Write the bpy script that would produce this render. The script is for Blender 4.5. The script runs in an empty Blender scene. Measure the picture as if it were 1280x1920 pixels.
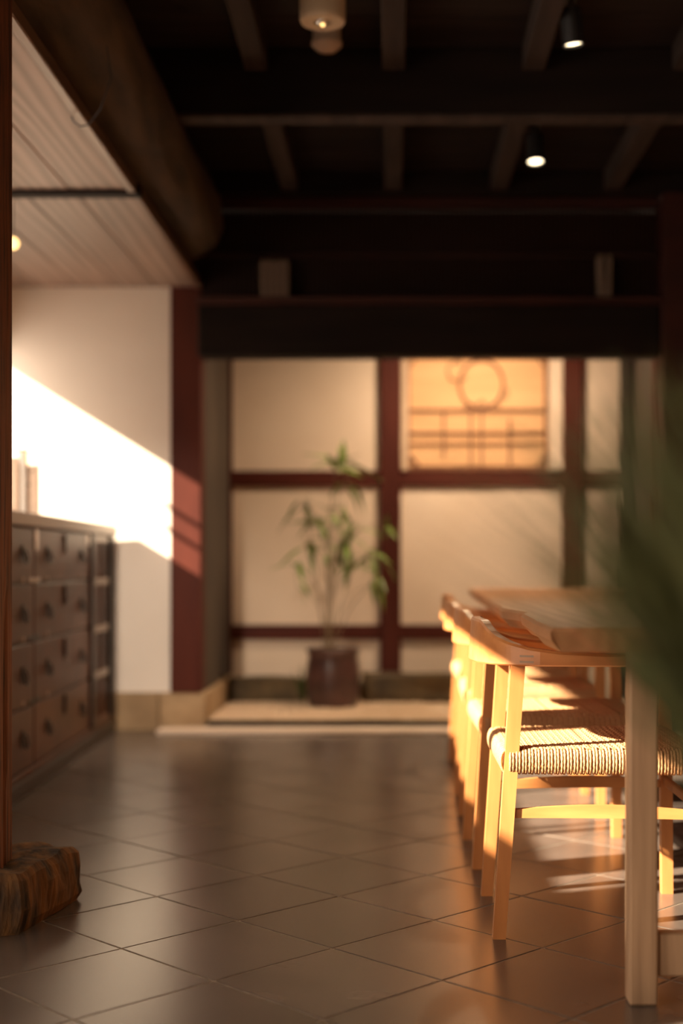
import bpy, bmesh, math, random
from mathutils import Vector, Matrix, noise
random.seed(7)
C = bpy.context.scene.collection
sc = bpy.context.scene
pi = math.pi

# ------------------------------------------------------------------ camera
cd = bpy.data.cameras.new('camera'); cam = bpy.data.objects.new('camera', cd); C.objects.link(cam)
cam.location = (0, 0, .79); cam.rotation_euler = (pi/2, 0, 0)
cd.sensor_fit = 'VERTICAL'; cd.sensor_height = 36; cd.sensor_width = 24
cd.lens = 2540/1920*36
cd.shift_x = -95/1920; cd.shift_y = 95/1920
cd.clip_start = .05; cd.clip_end = 60
cd.dof.use_dof = True; cd.dof.focus_distance = 2.86; cd.dof.aperture_fstop = 1.4
sc.camera = cam

# ------------------------------------------------------------------ world, sun, exposure
w = bpy.data.worlds.new('world'); sc.world = w; w.use_nodes = True
bg = w.node_tree.nodes['Background']; bg.inputs[0].default_value = (1.0, .80, .62, 1); bg.inputs[1].default_value = 5.0
sd = bpy.data.lights.new('sun', 'SUN'); sun = bpy.data.objects.new('sun', sd); C.objects.link(sun)
sun.rotation_euler = Vector((1, .40, -.62)).to_track_quat('-Z', 'Y').to_euler()
sun.location = (-4, -1, 4)
sd.energy = 28; sd.color = (1.0, .82, .60); sd.angle = math.radians(.7)
sc.view_settings.view_transform = 'Standard'; sc.view_settings.look = 'None'
sc.view_settings.gamma = 1; sc.view_settings.use_curve_mapping = False
sc.view_settings.exposure = .35
sc.cycles.max_bounces = 10; sc.cycles.diffuse_bounces = 6
sc.cycles.use_denoising = True
sc.cycles.caustics_reflective = False; sc.cycles.caustics_refractive = False; sc.cycles.blur_glossy = 1.0; sc.cycles.sample_clamp_indirect = 8

# ------------------------------------------------------------------ materials
def new_mat(name):
    m = bpy.data.materials.new(name); m.use_nodes = True
    return m, m.node_tree, m.node_tree.nodes['Principled BSDF']
def mat(name, c1, c2=None, rough=.5, scale=(8, 8, 8), bump=0, detail=4, metal=0, spec=.5, coat=0, coat_rough=.2, per_obj=0, wood=0, emit=None, trans=0, lo=.35, hi=.65):
    m, t, b = new_mat(name); L = t.links.new; N = t.nodes.new
    b.inputs['Roughness'].default_value = rough; b.inputs['Metallic'].default_value = metal
    b.inputs['Specular IOR Level'].default_value = spec
    b.inputs['Coat Weight'].default_value = coat; b.inputs['Coat Roughness'].default_value = coat_rough
    b.inputs['Transmission Weight'].default_value = trans
    if emit: b.inputs['Emission Color'].default_value = (*emit[0], 1); b.inputs['Emission Strength'].default_value = emit[1]
    tc = N('ShaderNodeTexCoord'); mp = N('ShaderNodeMapping'); mp.inputs['Scale'].default_value = scale
    L(tc.outputs['Object'], mp.inputs['Vector'])
    nz = N('ShaderNodeTexNoise'); nz.inputs['Scale'].default_value = 1; nz.inputs['Detail'].default_value = detail
    L(mp.outputs[0], nz.inputs['Vector'])
    fac = nz.outputs['Fac']
    if wood:
        wv = N('ShaderNodeTexWave'); wv.inputs['Scale'].default_value = wood; wv.inputs['Distortion'].default_value = 7
        wv.inputs['Detail'].default_value = 3; wv.inputs['Detail Scale'].default_value = 1.2
        wv.bands_direction = 'X'; L(mp.outputs[0], wv.inputs['Vector'])
        mx = N('ShaderNodeMath'); mx.operation = 'MULTIPLY_ADD'; mx.inputs[1].default_value = .5
        L(wv.outputs['Fac'], mx.inputs[0])
        h = N('ShaderNodeMath'); h.operation = 'MULTIPLY'; h.inputs[1].default_value = .5; L(nz.outputs['Fac'], h.inputs[0])
        L(h.outputs[0], mx.inputs[2]); fac = mx.outputs[0]
    cr = N('ShaderNodeValToRGB'); cr.color_ramp.elements[0].position = lo; cr.color_ramp.elements[1].position = hi
    cr.color_ramp.elements[0].color = (*c1, 1); cr.color_ramp.elements[1].color = (*(c2 or c1), 1)
    L(fac, cr.inputs[0]); col = cr.outputs[0]
    if per_obj:
        oi = N('ShaderNodeObjectInfo'); mr = N('ShaderNodeMapRange')
        mr.inputs['To Min'].default_value = 1-per_obj; mr.inputs['To Max'].default_value = 1+per_obj
        L(oi.outputs['Random'], mr.inputs['Value'])
        hs = N('ShaderNodeHueSaturation'); L(mr.outputs[0], hs.inputs['Value']); L(col, hs.inputs['Color']); col = hs.outputs[0]
    L(col, b.inputs['Base Color'])
    if bump:
        bp = N('ShaderNodeBump'); bp.inputs['Strength'].default_value = 1; bp.inputs['Distance'].default_value = bump
        L(fac, bp.inputs['Height']); L(bp.outputs[0], b.inputs['Normal'])
    return m
M = {}
M['plaster'] = mat('white_plaster', (.80, .73, .65), (.84, .77, .69), .9, (3, 3, 3), .001)
M['plaster_warm'] = mat('cream_plaster', (.72, .58, .44), (.78, .64, .50), .9, (2, 2, 2), .001)
M['red_wood'] = mat('red_lacquered_timber', (.058, .0105, .0055), (.088, .0175, .009), .6, (10, 10, 1.5), .001, spec=.2)
M['red_wood_h'] = mat('red_lacquered_rail', (.058, .0105, .0055), (.088, .0175, .009), .6, (1.5, 10, 10), .001, spec=.2)
M['red_dark'] = mat('dark_maroon_timber', (.026, .006, .0035), (.042, .010, .006), .6, (2, 10, 10), .0005, spec=.25)
M['transom'] = mat('dark_transom_slat', (.016, .005, .003), (.026, .008, .005), .7, (10, 10, 2), 0, spec=.2)
M['black_wood'] = mat('blackened_timber', (.007, .004, .003), (.014, .008, .006), .7, (2, 14, 14), .002, spec=.15)
M['joist'] = mat('smoked_joist', (.030, .020, .017), (.050, .034, .029), .8, (20, 2, 20), .002, spec=.2)
M['board'] = mat('smoked_ceiling_board', (.010, .006, .005), (.020, .012, .010), .8, (2, 20, 20), .002, spec=.2, per_obj=.3)
M['log'] = mat('old_log', (.030, .016, .009), (.085, .050, .026), .75, (14, 3, 14), .012, 6)
M['plank'] = mat('pale_cedar_plank', (.14, .088, .066), (.28, .185, .142), .5, (9, .7, 9), .0006, 3, wood=.75, per_obj=.12, lo=.25, hi=.75)
M['tile'] = mat('clay_floor_tile', (.078, .061, .051), (.115, .090, .076), .27, (5, 5, 5), .0006, 6, per_obj=.10, spec=1.0)
M['grout'] = mat('tile_grout', (.26, .21, .16), (.36, .30, .23), .9, (40, 40, 40), .001)
M['beech'] = mat('golden_oak', (.50, .19, .058), (.62, .26, .085), .42, (28, 28, 4), .0004, 5, coat=.15, coat_rough=.3)
M['beech_h'] = mat('golden_oak_rail', (.49, .185, .056), (.61, .255, .083), .42, (5, 28, 28), .0004, 5, coat=.15, coat_rough=.3)
M['cord'] = mat('rush_cord', (.40, .19, .075), (.62, .36, .175), .7, (330, 330, 330), .0012, 2, lo=.3, hi=.7)
M['cord_dark'] = mat('inner_rush', (.16, .08, .035), (.24, .13, .06), .8, (90, 90, 90), .002)
M['spline'] = mat('joint_spline', (.35, .22, .13), None, .5)
M['slab'] = mat('walnut_slab', (.36, .15, .062), (.50, .245, .115), .5, (9, .8, 9), .0004, 4, wood=.9, lo=.0, hi=1.)
M['table_leg'] = mat('weathered_oak', (.33, .205, .12), (.45, .295, .18), .55, (60, 60, 3), .0006, 5)
M['chest'] = mat('chest_wood', (.060, .020, .009), (.105, .036, .016), .38, (12, 3, 3), .0008, 4, spec=.4, per_obj=.12)
M['chest_dark'] = mat('chest_frame', (.018, .009, .006), (.035, .017, .010), .4, (12, 3, 3), .0006)
M['chest_top'] = mat('chest_slab', (.26, .19, .15), (.34, .26, .20), .4, (10, 2, 10), .0004)
M['iron'] = mat('dark_iron', (.02, .018, .016), (.05, .042, .035), .35, (30, 30, 30), .001, metal=.9)
M['iron_bright'] = mat('worn_bright_iron', (.45, .38, .34), (.62, .52, .46), .3, (30, 30, 30), 0, metal=.9)
M['stone_base'] = mat('sandstone_block', (.30, .20, .11), (.44, .31, .18), .85, (6, 6, 6), .004, per_obj=.1)
M['rock'] = mat('rusty_foundation_stone', (.030, .022, .016), (.20, .095, .028), .9, (26, 26, 9), .010, 10)
M['boulder'] = mat('dark_boulder', (.045, .030, .014), (.12, .080, .035), .85, (7, 7, 7), .01, 6)
M['gravel'] = mat('garden_gravel', (.50, .36, .23), (.74, .58, .42), .85, (160, 160, 160), .002, 2)
M['sill'] = mat('stone_sill', (.58, .46, .36), (.68, .55, .44), .5, (5, 12, 12), .0005)
M['post'] = mat('old_red_post', (.030, .010, .005), (.17, .052, .018), .65, (80, 80, 5), .004, 8, lo=.33, hi=.56)
M['side_panel'] = mat('olive_brown_panel', (.045, .031, .021), (.070, .048, .031), .75, (4, 4, 2), .001)
M['side_dark'] = mat('dark_brown_boarding', (.030, .020, .013), (.050, .032, .020), .75, (4, 4, 2), .001)
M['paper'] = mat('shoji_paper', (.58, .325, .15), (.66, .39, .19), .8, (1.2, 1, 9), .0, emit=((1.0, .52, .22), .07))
M['lattice'] = mat('lattice_bar', (.16, .06, .025), (.24, .10, .045), .6, (20, 20, 20), 0)
M['frame_pale'] = mat('pale_window_frame', (.50, .36, .24), (.60, .44, .30), .6, (20, 20, 4), 0)
M['pot'] = mat('glazed_brown_pot', (.045, .022, .018), (.10, .045, .036), .28, (6, 6, 12), .002)
M['soil'] = mat('soil', (.03, .02, .012), (.06, .04, .025), .95, (60, 60, 60), .004)
M['leaf'] = mat('bamboo_leaf', (.10, .17, .025), (.22, .30, .05), .5, (20, 20, 20), 0, per_obj=.3)
M['stem'] = mat('bamboo_stem', (.16, .10, .05), (.24, .17, .08), .5, (20, 20, 5), 0)
M['grass'] = mat('dark_green_grass', (.040, .052, .012), (.085, .090, .022), .6, (6, 6, 6), 0)
M['cream_plastic'] = mat('cream_plastic', (.62, .47, .32), None, .45, (4, 4, 4))
M['white_plastic'] = mat('pale_plastic', (.60, .46, .36), None, .45, (4, 4, 4))
M['black_metal'] = mat('black_metal', (.012, .011, .012), None, .45, (4, 4, 4))
M['bulb'] = mat('lit_lens', (1, .9, .7), None, .5, emit=((1.0, .80, .50), 4.5))
M['bulb_dim'] = mat('small_lit_globe', (1, .8, .5), None, .5, emit=((1.0, .62, .22), 2.2))
M['chrome'] = mat('chrome', (.8, .8, .78), None, .12, metal=1)
M['dark_hole'] = mat('dark_recess', (.01, .008, .007), None, .9)
M['rail_brown'] = mat('brown_edge_rail', (.10, .05, .03), (.16, .085, .05), .4, (8, 2, 8), 0)
M['page'] = mat('kraft_board', (.62, .47, .36), (.70, .54, .42), .8, (30, 30, 30), 0)
M['book_tan'] = mat('faded_tan_cover', (.20, .14, .10), (.26, .19, .14), .8)
M['white_page'] = mat('white_board', (.80, .76, .70), None, .8)
M['brass'] = mat('brass', (.80, .42, .10), None, .35, metal=.8)
M['old_paper'] = mat('aged_paper', (.10, .065, .045), (.15, .10, .07), .8, (60, 60, 60), 0)
M['red_tray'] = mat('red_lacquer', (.30, .06, .03), None, .3, coat=.4)
M['clay_wall'] = mat('dark_clay_wall', (.30, .22, .15), (.38, .28, .19), .9, (3, 3, 3), .002)
M['cedar_dark'] = mat('outer_dark_board', (.03, .018, .012), (.05, .03, .02), .7, (3, 12, 12), .001)
gm, gt, gb = new_mat('clear_glass'); gb.inputs['Transmission Weight'].default_value = 1; gb.inputs['Roughness'].default_value = .03
M['glass'] = gm

# ------------------------------------------------------------------ helpers
def obj(name, bm, m, parent=None, smooth=False):
    me = bpy.data.meshes.new(name)
    bmesh.ops.recalc_face_normals(bm, faces=bm.faces)
    bm.to_mesh(me); bm.free(); me.materials.append(m)
    if smooth:
        for p in me.polygons: p.use_smooth = True
    o = bpy.data.objects.new(name, me); C.objects.link(o)
    if parent: o.parent = parent
    return o
def thing(name, label, cat, loc=(0, 0, 0), rz=0, group=None):
    o = bpy.data.objects.new(name, None); C.objects.link(o); o.location = loc; o.rotation_euler = (0, 0, rz)
    o.empty_display_size = .1
    o['label'] = label; o['category'] = cat
    if group: o['group'] = group
    return o
def tag(o, label, cat, group=None):
    o['label'] = label; o['category'] = cat
    if group: o['group'] = group
    return o
def struct(o):
    o['kind'] = 'structure'; return o
def sroot(name, loc=(0, 0, 0)):
    o = bpy.data.objects.new(name, None); C.objects.link(o); o.location = loc; o['kind'] = 'structure'; return o
def box(bm, x0, x1, y0, y1, z0, z1, bev=0, mtx=None):
    vs = [bm.verts.new((x, y, z)) for x in (x0, x1) for y in (y0, y1) for z in (z0, z1)]
    fs = [bm.faces.new([vs[i] for i in q]) for q in ((0, 1, 3, 2), (4, 6, 7, 5), (0, 4, 5, 1), (2, 3, 7, 6), (0, 2, 6, 4), (1, 5, 7, 3))]
    geo = vs
    if bev:
        es = list({e for f in fs for e in f.edges})
        r = bmesh.ops.bevel(bm, geom=es, offset=bev, segments=1, affect='EDGES')
        geo = list({v for f in r['faces'] for v in f.verts})
    if mtx: bmesh.ops.transform(bm, matrix=mtx, verts=[v for v in geo])
    return geo
def bx(*a, **k):
    bm = bmesh.new(); box(bm, *a, **k); return bm
def pbox(name, m, parent, *a, bev=.002):
    return obj(name, bx(*a, bev=bev), m, parent)
def lathe(bm, prof, seg=32, c=(0, 0, 0), cap0=True, cap1=True):
    rings = []
    for r, z in prof:
        rings.append([bm.verts.new((c[0]+r*math.cos(2*pi*i/seg), c[1]+r*math.sin(2*pi*i/seg), c[2]+z)) for i in range(seg)])
    for a, b in zip(rings, rings[1:]):
        for i in range(seg): bm.faces.new((a[i], a[(i+1) % seg], b[(i+1) % seg], b[i]))
    if cap0: bm.faces.new(rings[0])
    if cap1: bm.faces.new(rings[-1])
def lath(prof, **k):
    bm = bmesh.new(); lathe(bm, prof, **k); return bm
def tube(bm, pts, r, seg=6, cap=True):
    pts = [Vector(p) for p in pts]; n = len(pts)
    rr = r if isinstance(r, (list, tuple)) else [r]*n
    up = Vector((0, 0, 1)); rings = []; prev = None
    for i, p in enumerate(pts):
        d = (pts[min(i+1, n-1)]-pts[max(i-1, 0)]).normalized()
        if prev is None:
            a = d.cross(up if abs(d.z) < .95 else Vector((1, 0, 0))).normalized()
        else:
            a = (prev - d*prev.dot(d)).normalized()
        prev = a; b = d.cross(a)
        rings.append([bm.verts.new(p+rr[i]*(a*math.cos(2*pi*k/seg)+b*math.sin(2*pi*k/seg))) for k in range(seg)])
    for A, B in zip(rings, rings[1:]):
        for k in range(seg): bm.faces.new((A[k], A[(k+1) % seg], B[(k+1) % seg], B[k]))
    if cap and n > 1:
        bm.faces.new(rings[0]); bm.faces.new(rings[-1])
def tb(*a, **k):
    bm = bmesh.new(); tube(bm, *a, **k); return bm
def prism(bm, quad0, quad1):   # two matching rings of 3-D points
    A = [bm.verts.new(p) for p in quad0]; B = [bm.verts.new(p) for p in quad1]; n = len(A)
    for k in range(n): bm.faces.new((A[k], A[(k+1) % n], B[(k+1) % n], B[k]))
    bm.faces.new(A); bm.faces.new(B)
def bevel_all(bm, off, seg=1):
    es = [e for e in bm.edges if len(e.link_faces) == 2 and e.calc_face_angle(0) > .5]
    bmesh.ops.bevel(bm, geom=es, offset=off, segments=seg, affect='EDGES')
def kids(o): return [c for c in bpy.data.objects if c.parent == o]
def copy_tree(o, parent=None):
    c = o.copy(); C.objects.link(c)
    if parent: c.parent = parent
    for k in kids(o): copy_tree(k, c)
    return c

# =================================================================== SETTING
WL, WR, YB, ZC = -1.85, 2.0, -2.2, 2.61
YW, YA = 6.40, 7.50
# ---- floor: grout bed + tiles
floor = struct(obj('floor', bx(WL-.1, WR+.1, YB-.1, YW, -.12, -.0014), M['grout']))
def clip(poly, f):     # keep f(p) >= 0
    out = []
    for i, p in enumerate(poly):
        q = poly[(i+1) % len(poly)]; a, b = f(p), f(q)
        if a >= 0: out.append(p)
        if a*b < 0: t = a/(a-b); out.append((p[0]+(q[0]-p[0])*t, p[1]+(q[1]-p[1])*t))
    return out
TH, TS, TX, TY = .7794719, .305223, -.77388538, 3.41969681
def area(p): return abs(sum(p[i][0]*p[(i+1) % len(p)][1]-p[(i+1) % len(p)][0]*p[i][1] for i in range(len(p))))/2
def tile_bm(bm, poly, dz):
    n = len(poly); cx = sum(p[0] for p in poly)/n; cy = sum(p[1] for p in poly)/n
    def ins(p, d):
        L = math.hypot(p[0]-cx, p[1]-cy); k = 1-d/L; return (cx+(p[0]-cx)*k, cy+(p[1]-cy)*k)
    A = [bm.verts.new((*p, -.011)) for p in poly]; B = [bm.verts.new((*p, dz)) for p in poly]
    for k in range(n):
        bm.faces.new((A[k], A[(k+1) % n], B[(k+1) % n], B[k]))
    bm.faces.new(B)
rest = bmesh.new(); g = .0031
for a in range(-30, 31):
    for n in range(-30, 31):
        def P(u, v): return (TX+TS*(u*math.cos(TH)+v*math.sin(TH)), TY+TS*(-u*math.sin(TH)+v*math.cos(TH)))
        e = g/TS
        poly = [P(n+e, a+e), P(n+1-e, a+e), P(n+1-e, a+1-e), P(n+e, a+1-e)]
        for f in (lambda p: p[0]-WL, lambda p: WR-p[0], lambda p: p[1]-YB, lambda p: YW-.004-p[1]):
            poly = clip(poly, f)
            if len(poly) < 3: break
        if len(poly) < 3 or area(poly) < 1e-4: continue
        cx = sum(p[0] for p in poly)/len(poly); cy = sum(p[1] for p in poly)/len(poly)
        dz = random.uniform(-.0004, .0004)
        px = 735+2540*cx/max(cy, .1); 
        if cy > 2.0 and -120 < px < 1400 and cx > -1.45:
            bm = bmesh.new(); tile_bm(bm, poly, dz)
            obj('floor_tile', bm, M['tile'], floor)
        else: tile_bm(rest, poly, dz)
o = obj('floor_tile_field', rest, M['tile'], floor); o['kind'] = 'stuff'

# ---- left wall with windows and two added openings, near wall, right wall
def wall_with_holes(name, m, x0, x1, ya, yb, z0, z1, holes):
    bm = bmesh.new(); ys = sorted({ya, yb, *[h[0] for h in holes], *[h[1] for h in holes]})
    for y0, y1 in zip(ys, ys[1:]):
        hs = [h for h in holes if h[0] <= y0 and h[1] >= y1]
        if hs:
            h = hs[0]
            if h[2] > z0: box(bm, x0, x1, y0, y1, z0, h[2])
            if h[3] < z1: box(bm, x0, x1, y0, y1, h[3], z1)
        else: box(bm, x0, x1, y0, y1, z0, z1)
    return struct(obj(name, bm, m))
BOUNCE_A = (.55, 1.38, 0, 2.0); W1 = (2.30, 4.7, 1.40, 1.925); W4 = (1.515, 2.26, 1.51, 1.93); W2 = (5.945, 6.39, .80, 1.80); BOUNCE_B = (-1.9, -.4, 0, 2.0)  # the two floor-height openings are unseen, added for bounced sunlight
wall_with_holes('wall_left', M['plaster'], WL-.10, WL, YB, YW+.1, 0, ZC, [BOUNCE_A, W1, W2, BOUNCE_B, W4])
def window(name, W, ny, nz):
    r = sroot(name, (WL-.05, (W[0]+W[1])/2, W[2])); a = (W[1]-W[0])/2; h = W[3]-W[2]
    for s in ((-a, a, 0, .012), (-a, a, h-.012, h)): pbox('window_frame', M['red_wood'], r, -.03, .03, s[0], s[1], s[2], s[3])
    for s in ((-a, -a+.012), (a-.012, a)): pbox('window_frame', M['red_wood'], r, -.03, .03, s[0], s[1], .012, h-.012)
    for k in range(1, ny): y = -a+2*a*k/ny; pbox('muntin', M['red_wood'], r, -.012, .012, y-.011, y+.011, .012, h-.012)
    for z in nz: pbox('muntin', M['red_wood'], r, -.011, .011, -a+.012, a-.012, z-.010, z+.010)
window('window_1', W1, 3, [])
window('window_4', W4, 1, [])
window('window_2', W2, 1, [])
w2r = bpy.data.objects['window_2']; hy = (W2[1]-W2[0])/2
for z in (.51, .67, .775): pbox('muntin', M['red_wood'], w2r, -.008, .008, -hy+.012, -hy+.13, z-.009, z+.009)
struct(obj('wall_right', bx(WR, WR+.1, YB, YA+.1, 0, ZC), M['clay_wall']))
# wall behind the camera
struct(obj('wall_near', bx(WL, WR, YB-.1, YB, 0, ZC), M['clay_wall']))

# ---- white wall, its stone base, red pillar (back left)
struct(obj('wall_back', bx(WL, -1.045, YW, YW+.10, .178, 2.14), M['plaster']))
sb = sroot('baseboard_back')
for x0, x1 in ((-1.85, -1.52), (-1.516, -1.105), (-1.101, -.885)):
    pbox('stone_block', M['stone_base'], sb, x0, x1, YW-.005, YW+.1, -.01, .178, bev=.006)
def red_post(label, cat, x0, x1, y0, y1, z0, z1, m='red_wood', name='timber_post'):
    return tag(obj(name, bx(x0, x1, y0, y1, z0, z1, bev=.004), M[m]), label, cat)
red_post('dark red square timber post between the white wall and the alcove', 'post', -1.045, -.90, YW-.02, YW+.12, .178, 2.141)
red_post('dark maroon timber post on the right edge beside the alcove opening', 'post', 1.245, 1.42, 6.22, 6.38, 0, 2.49, m='red_dark')

struct(obj('wall_upper_back', bx(WL, -.90, YW-.01, YW+.10, 2.141, ZC), M['cedar_dark']))
# ---- low ceiling over the chest, planked
lowc = sroot('ceiling_2', (0, 0, 0))
obj('ceiling_backing', bx(WL, -.93, YB, YW, 2.115, 2.14), M['cedar_dark'], lowc)
def planks(x0, x1, y0, y1, wd, z, m, parent, seed):
    rnd = random.Random(seed); x = x1; k = 0
    while x > x0+.01:
        xa = max(x0, x-wd)
        pbox('plank', m, parent, xa+.0015, x-.0015, y0, y1, z-rnd.uniform(0, .0015), z+.02, bev=.0025)
        x = xa; k += 1
planks(WL, -.925, -.5, 4.735, .205, 2.095, M['plank'], lowc, 1)
planks(WL, -.925, 4.795, YW, .185, 2.092, M['plank'], lowc, 2)
tag(obj('ceiling_batten', bx(WL, -.885, 4.735, 4.795, 2.078, 2.115, bev=.003), M['black_wood']), 'black crossbar between the two fields of pale ceiling planks', 'batten')
tag(obj('edge_rail', bx(-.925, -.895, 3.03, YW-.025, 2.083, 2.125, bev=.004), M['rail_brown']), 'thin brown rail along the edge of the planked low ceiling', 'rail')
struct(obj('wall_upper_left', bx(-1.16, -1.12, YB, YW, 2.14, ZC), M['black_wood']))

# ---- main ceiling
ceil = struct(obj('ceiling', bx(WL, WR+.1, YB-.1, YA+.1, ZC+.02, ZC+.1), M['black_wood']))
y = YB
while y < 6.5:
    w_ = .24; pbox('ceiling_board', M['board'], ceil, -1.12, WR, y+.002, y+w_-.002, ZC, ZC+.02, bev=.004); y += w_
jn = ['second', 'middle']
def joist(x, y0, y1, lab):
    tag(obj('joist', bx(x-.04, x+.04, y0, y1, 2.514, ZC, bev=.005), M['joist']), lab, 'joist', None)
nm = {-.475: 'left of the two round ceiling fittings', .005: 'right in the middle of the ceiling', .495: 'carrying the black spotlights', 1.02: 'nearest the right edge'}
for x in (-.475, .005, .495, 1.02):
    joist(x, -1.5, 4.75, 'brown ceiling joist in front of the black crossbeam, '+nm[x].replace('left of the two round ceiling fittings', 'left of the round cream lamp'))
    joist(x, 4.90, 6.28, 'brown ceiling joist behind the black crossbeam, '+nm[x].replace('left of the two round ceiling fittings', 'next to the thick log'))
cb = obj('crossbeam', bx(-1.12, WR, 4.785, 4.87, 2.376, ZC, bev=.006), M['black_wood'])
tag(cb, 'heavy black crossbeam spanning the dark ceiling', 'beam')
# lit underside of the crossbeam, its light put in as a lighter strip
pbox('lit_bottom_strip', M['joist'], cb, -1.12, WR, 4.78, 4.875, 2.364, 2.376, bev=.003)
tag(obj('crossbeam', bx(-1.12, WR, 6.285, 6.36, 2.50, ZC, bev=.006), M['black_wood']), 'far black beam where the ceiling joists end above the slatted transom', 'beam')

# ---- log beam
def log():
    bm = bmesh.new(); seg = 40; N_ = 90; rings = []
    for i in range(N_+1):
        t = i/N_; y = -.5+6.80*t
        cx = -.93 - .035*math.sin(t*pi*1.2) - .03*max(0, t-.8)*5 ; cz = 2.36+.02*math.sin(t*5)
        R = .195 - .02*t + .012*math.sin(9*t)
        ring = []
        for k in range(seg):
            a = 2*pi*k/seg
            nz = noise.noise(Vector((math.cos(a)*1.3, math.sin(a)*1.3, y*1.1)))*.035 + noise.noise(Vector((math.cos(a)*5, math.sin(a)*5, y*2.5)))*.010
            r = R+nz
            if t > .965: r *= math.sqrt(max(0.05, 1-((t-.965)/.035)**2*.55))
            x = cx+r*math.cos(a); z = cz+r*math.sin(a)*1.02
            ring.append(bm.verts.new((x, y, max(z, 2.16+.0005*k))))
        rings.append(ring)
    for A, B in zip(rings, rings[1:]):
        for k in range(seg): bm.faces.new((A[k], A[(k+1) % seg], B[(k+1) % seg], B[k]))
    bm.faces.new(rings[0]); bm.faces.new(rings[-1])
    return obj('log_beam', bm, M['log'], smooth=True)
tag(log(), 'thick crooked dark log running along the low planked ceiling', 'log beam')
tag(obj('hanging_wire', tb([(-.80, 3.75, 2.38), (-.795, 3.80, 2.33), (-.805, 3.82, 2.25), (-.80, 3.86, 2.17), (-.84, 3.9, 2.095), (-.88, 3.93, 2.06), (-.905, 3.93, 2.055), (-.925, 3.93, 2.07), (-.93, 3.93, 2.085)], .0022, seg=6), M['black_metal'], smooth=True),
    'thin black wire dangling from the log to a small hook', 'wire')

# ---- lintel, shelf, transom lattice
tag(obj('lintel_beam', bx(-.90, 1.245, 6.28, 6.42, 1.75, 1.985, bev=.006), M['black_wood']), 'broad black lintel beam over the alcove opening', 'beam')
tag(obj('lintel_shelf', bx(-.90, 1.245, 6.24, 6.44, 1.985, 2.018, bev=.003), M['red_dark']), 'narrow dark red ledge on top of the broad lintel', 'shelf')
tr = thing('transom_lattice', 'dark red slatted transom above the lintel ledge', 'lattice', (.17, 6.36, 2.018))
pbox('top_rail', M['red_dark'], tr, -1.07, 1.075, -.04, .04, .432, .475)
pbox('middle_rail', M['transom'], tr, -1.07, 1.075, -.012, .0, .20, .225)
pbox('back_board', M['cedar_dark'], tr, -1.07, 1.075, .045, .06, 0, .432)
sl = None
for i in range(100):
    x = -1.06+2.13*i/99
    if sl is None: sl = pbox('slat', M['transom'], tr, -.0045, .0045, 0, .018, 0, .432, bev=.001)
    else: s2 = sl.copy(); C.objects.link(s2); sl2 = s2; s2.location.x = x
    if i == 0: sl.location.x = x
struct(obj('wall_above_transom', bx(-.90, 1.245, 6.40, 6.42, 2.49, ZC), M['cedar_dark']))
# booklets on the ledge
def booklet(x, wd, h, y, z, m, lab, tilt=0, grp=None, pm='old_paper'):
    t = thing('booklet', lab, 'booklet', (x, y, z), 0, grp); t.rotation_euler = (0, tilt, 0)
    obj('cover', bx(-wd/2, wd/2, -.035, .035, 0, h, bev=.0015), m, t)
    obj('page_block', bx(-wd/2+.003, wd/2-.003, -.0365, .033, .004, h+.0008), M[pm], t)
z0 = 2.018; BX = [-.598+.027*i for i in range(5)]
for i, x in enumerate(BX):
    booklet(x, .024, .165+[.0, .004, -.003, .002, .0][i], 6.283, z0, M['old_paper'], ['leftmost of five aged booklets on the left of the red ledge', 'second from left of five aged booklets on the red ledge', 'middle one of five aged booklets on the left of the red ledge', 'fourth from left of five aged booklets on the red ledge', 'rightmost of five aged booklets on the left of the red ledge'][i], grp='aged booklets on the ledge')
booklet(.967, .024, .19, 6.283, z0, M['book_tan'], 'taller left one of two pale booklets at the right end of the ledge', -.03, 'pale booklets at the right of the ledge')
booklet(1.0, .022, .19, 6.283, z0, M['book_tan'], 'right one of two pale booklets at the right end of the ledge', .02, 'pale booklets at the right of the ledge')

# ---- alcove shell
struct(obj('wall_alcove_back', bx(-.93, 1.30, YA, YA+.06, -.05, 2.5), M['plaster_warm']))
struct(obj('wall_alcove_left', bx(-.94, -.90, YW+.12, YA, .175, 2.5), M['side_panel']))
struct(obj('wall_alcove_right', bx(1.275, 1.32, YW-.02, YA, -.02, 2.5), M['side_dark']))
struct(obj('ceiling_alcove', bx(-.94, 1.32, 6.42, YA+.06, 2.2, 2.24), M['cedar_dark']))
struct(obj('floor_alcove', bx(-.94, 1.32, YW+.005, YA, -.08, .02), M['dark_hole']))
sc_ = sroot('trim_1'); 
for y0, y1 in ((YW+.1, 6.93), (6.935, YA)): pbox('stone_block', M['stone_base'], sc_, -.94, -.875, y0, y1, -.01, .175, bev=.006)
def frame_bar(name, lab, x0, x1, z0, z1, hz, y0=YA-.022):
    tag(obj(name, bx(x0, x1, y0, YA, z0, z1, bev=.003), M['red_wood_h' if hz else 'red_wood']), lab, 'timber')
def zz(py): return .79-(py-1055)*7.45/2540
def xx(px): return (px-735)*7.45/2540
frame_bar('wall_post', 'dark red wall stud behind the bamboo, left of the lattice window', xx(712), xx(751), .02, 2.2, 0, YA-.04)
frame_bar('wall_post', 'dark red wall stud between the lattice window and the narrow right panel', xx(1055), xx(1093), .02, 2.2, 0, YA-.04)
frame_bar('wall_post', 'slim dark stud in the left corner of the alcove', -.90, xx(434), .175, 2.2, 0)
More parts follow.
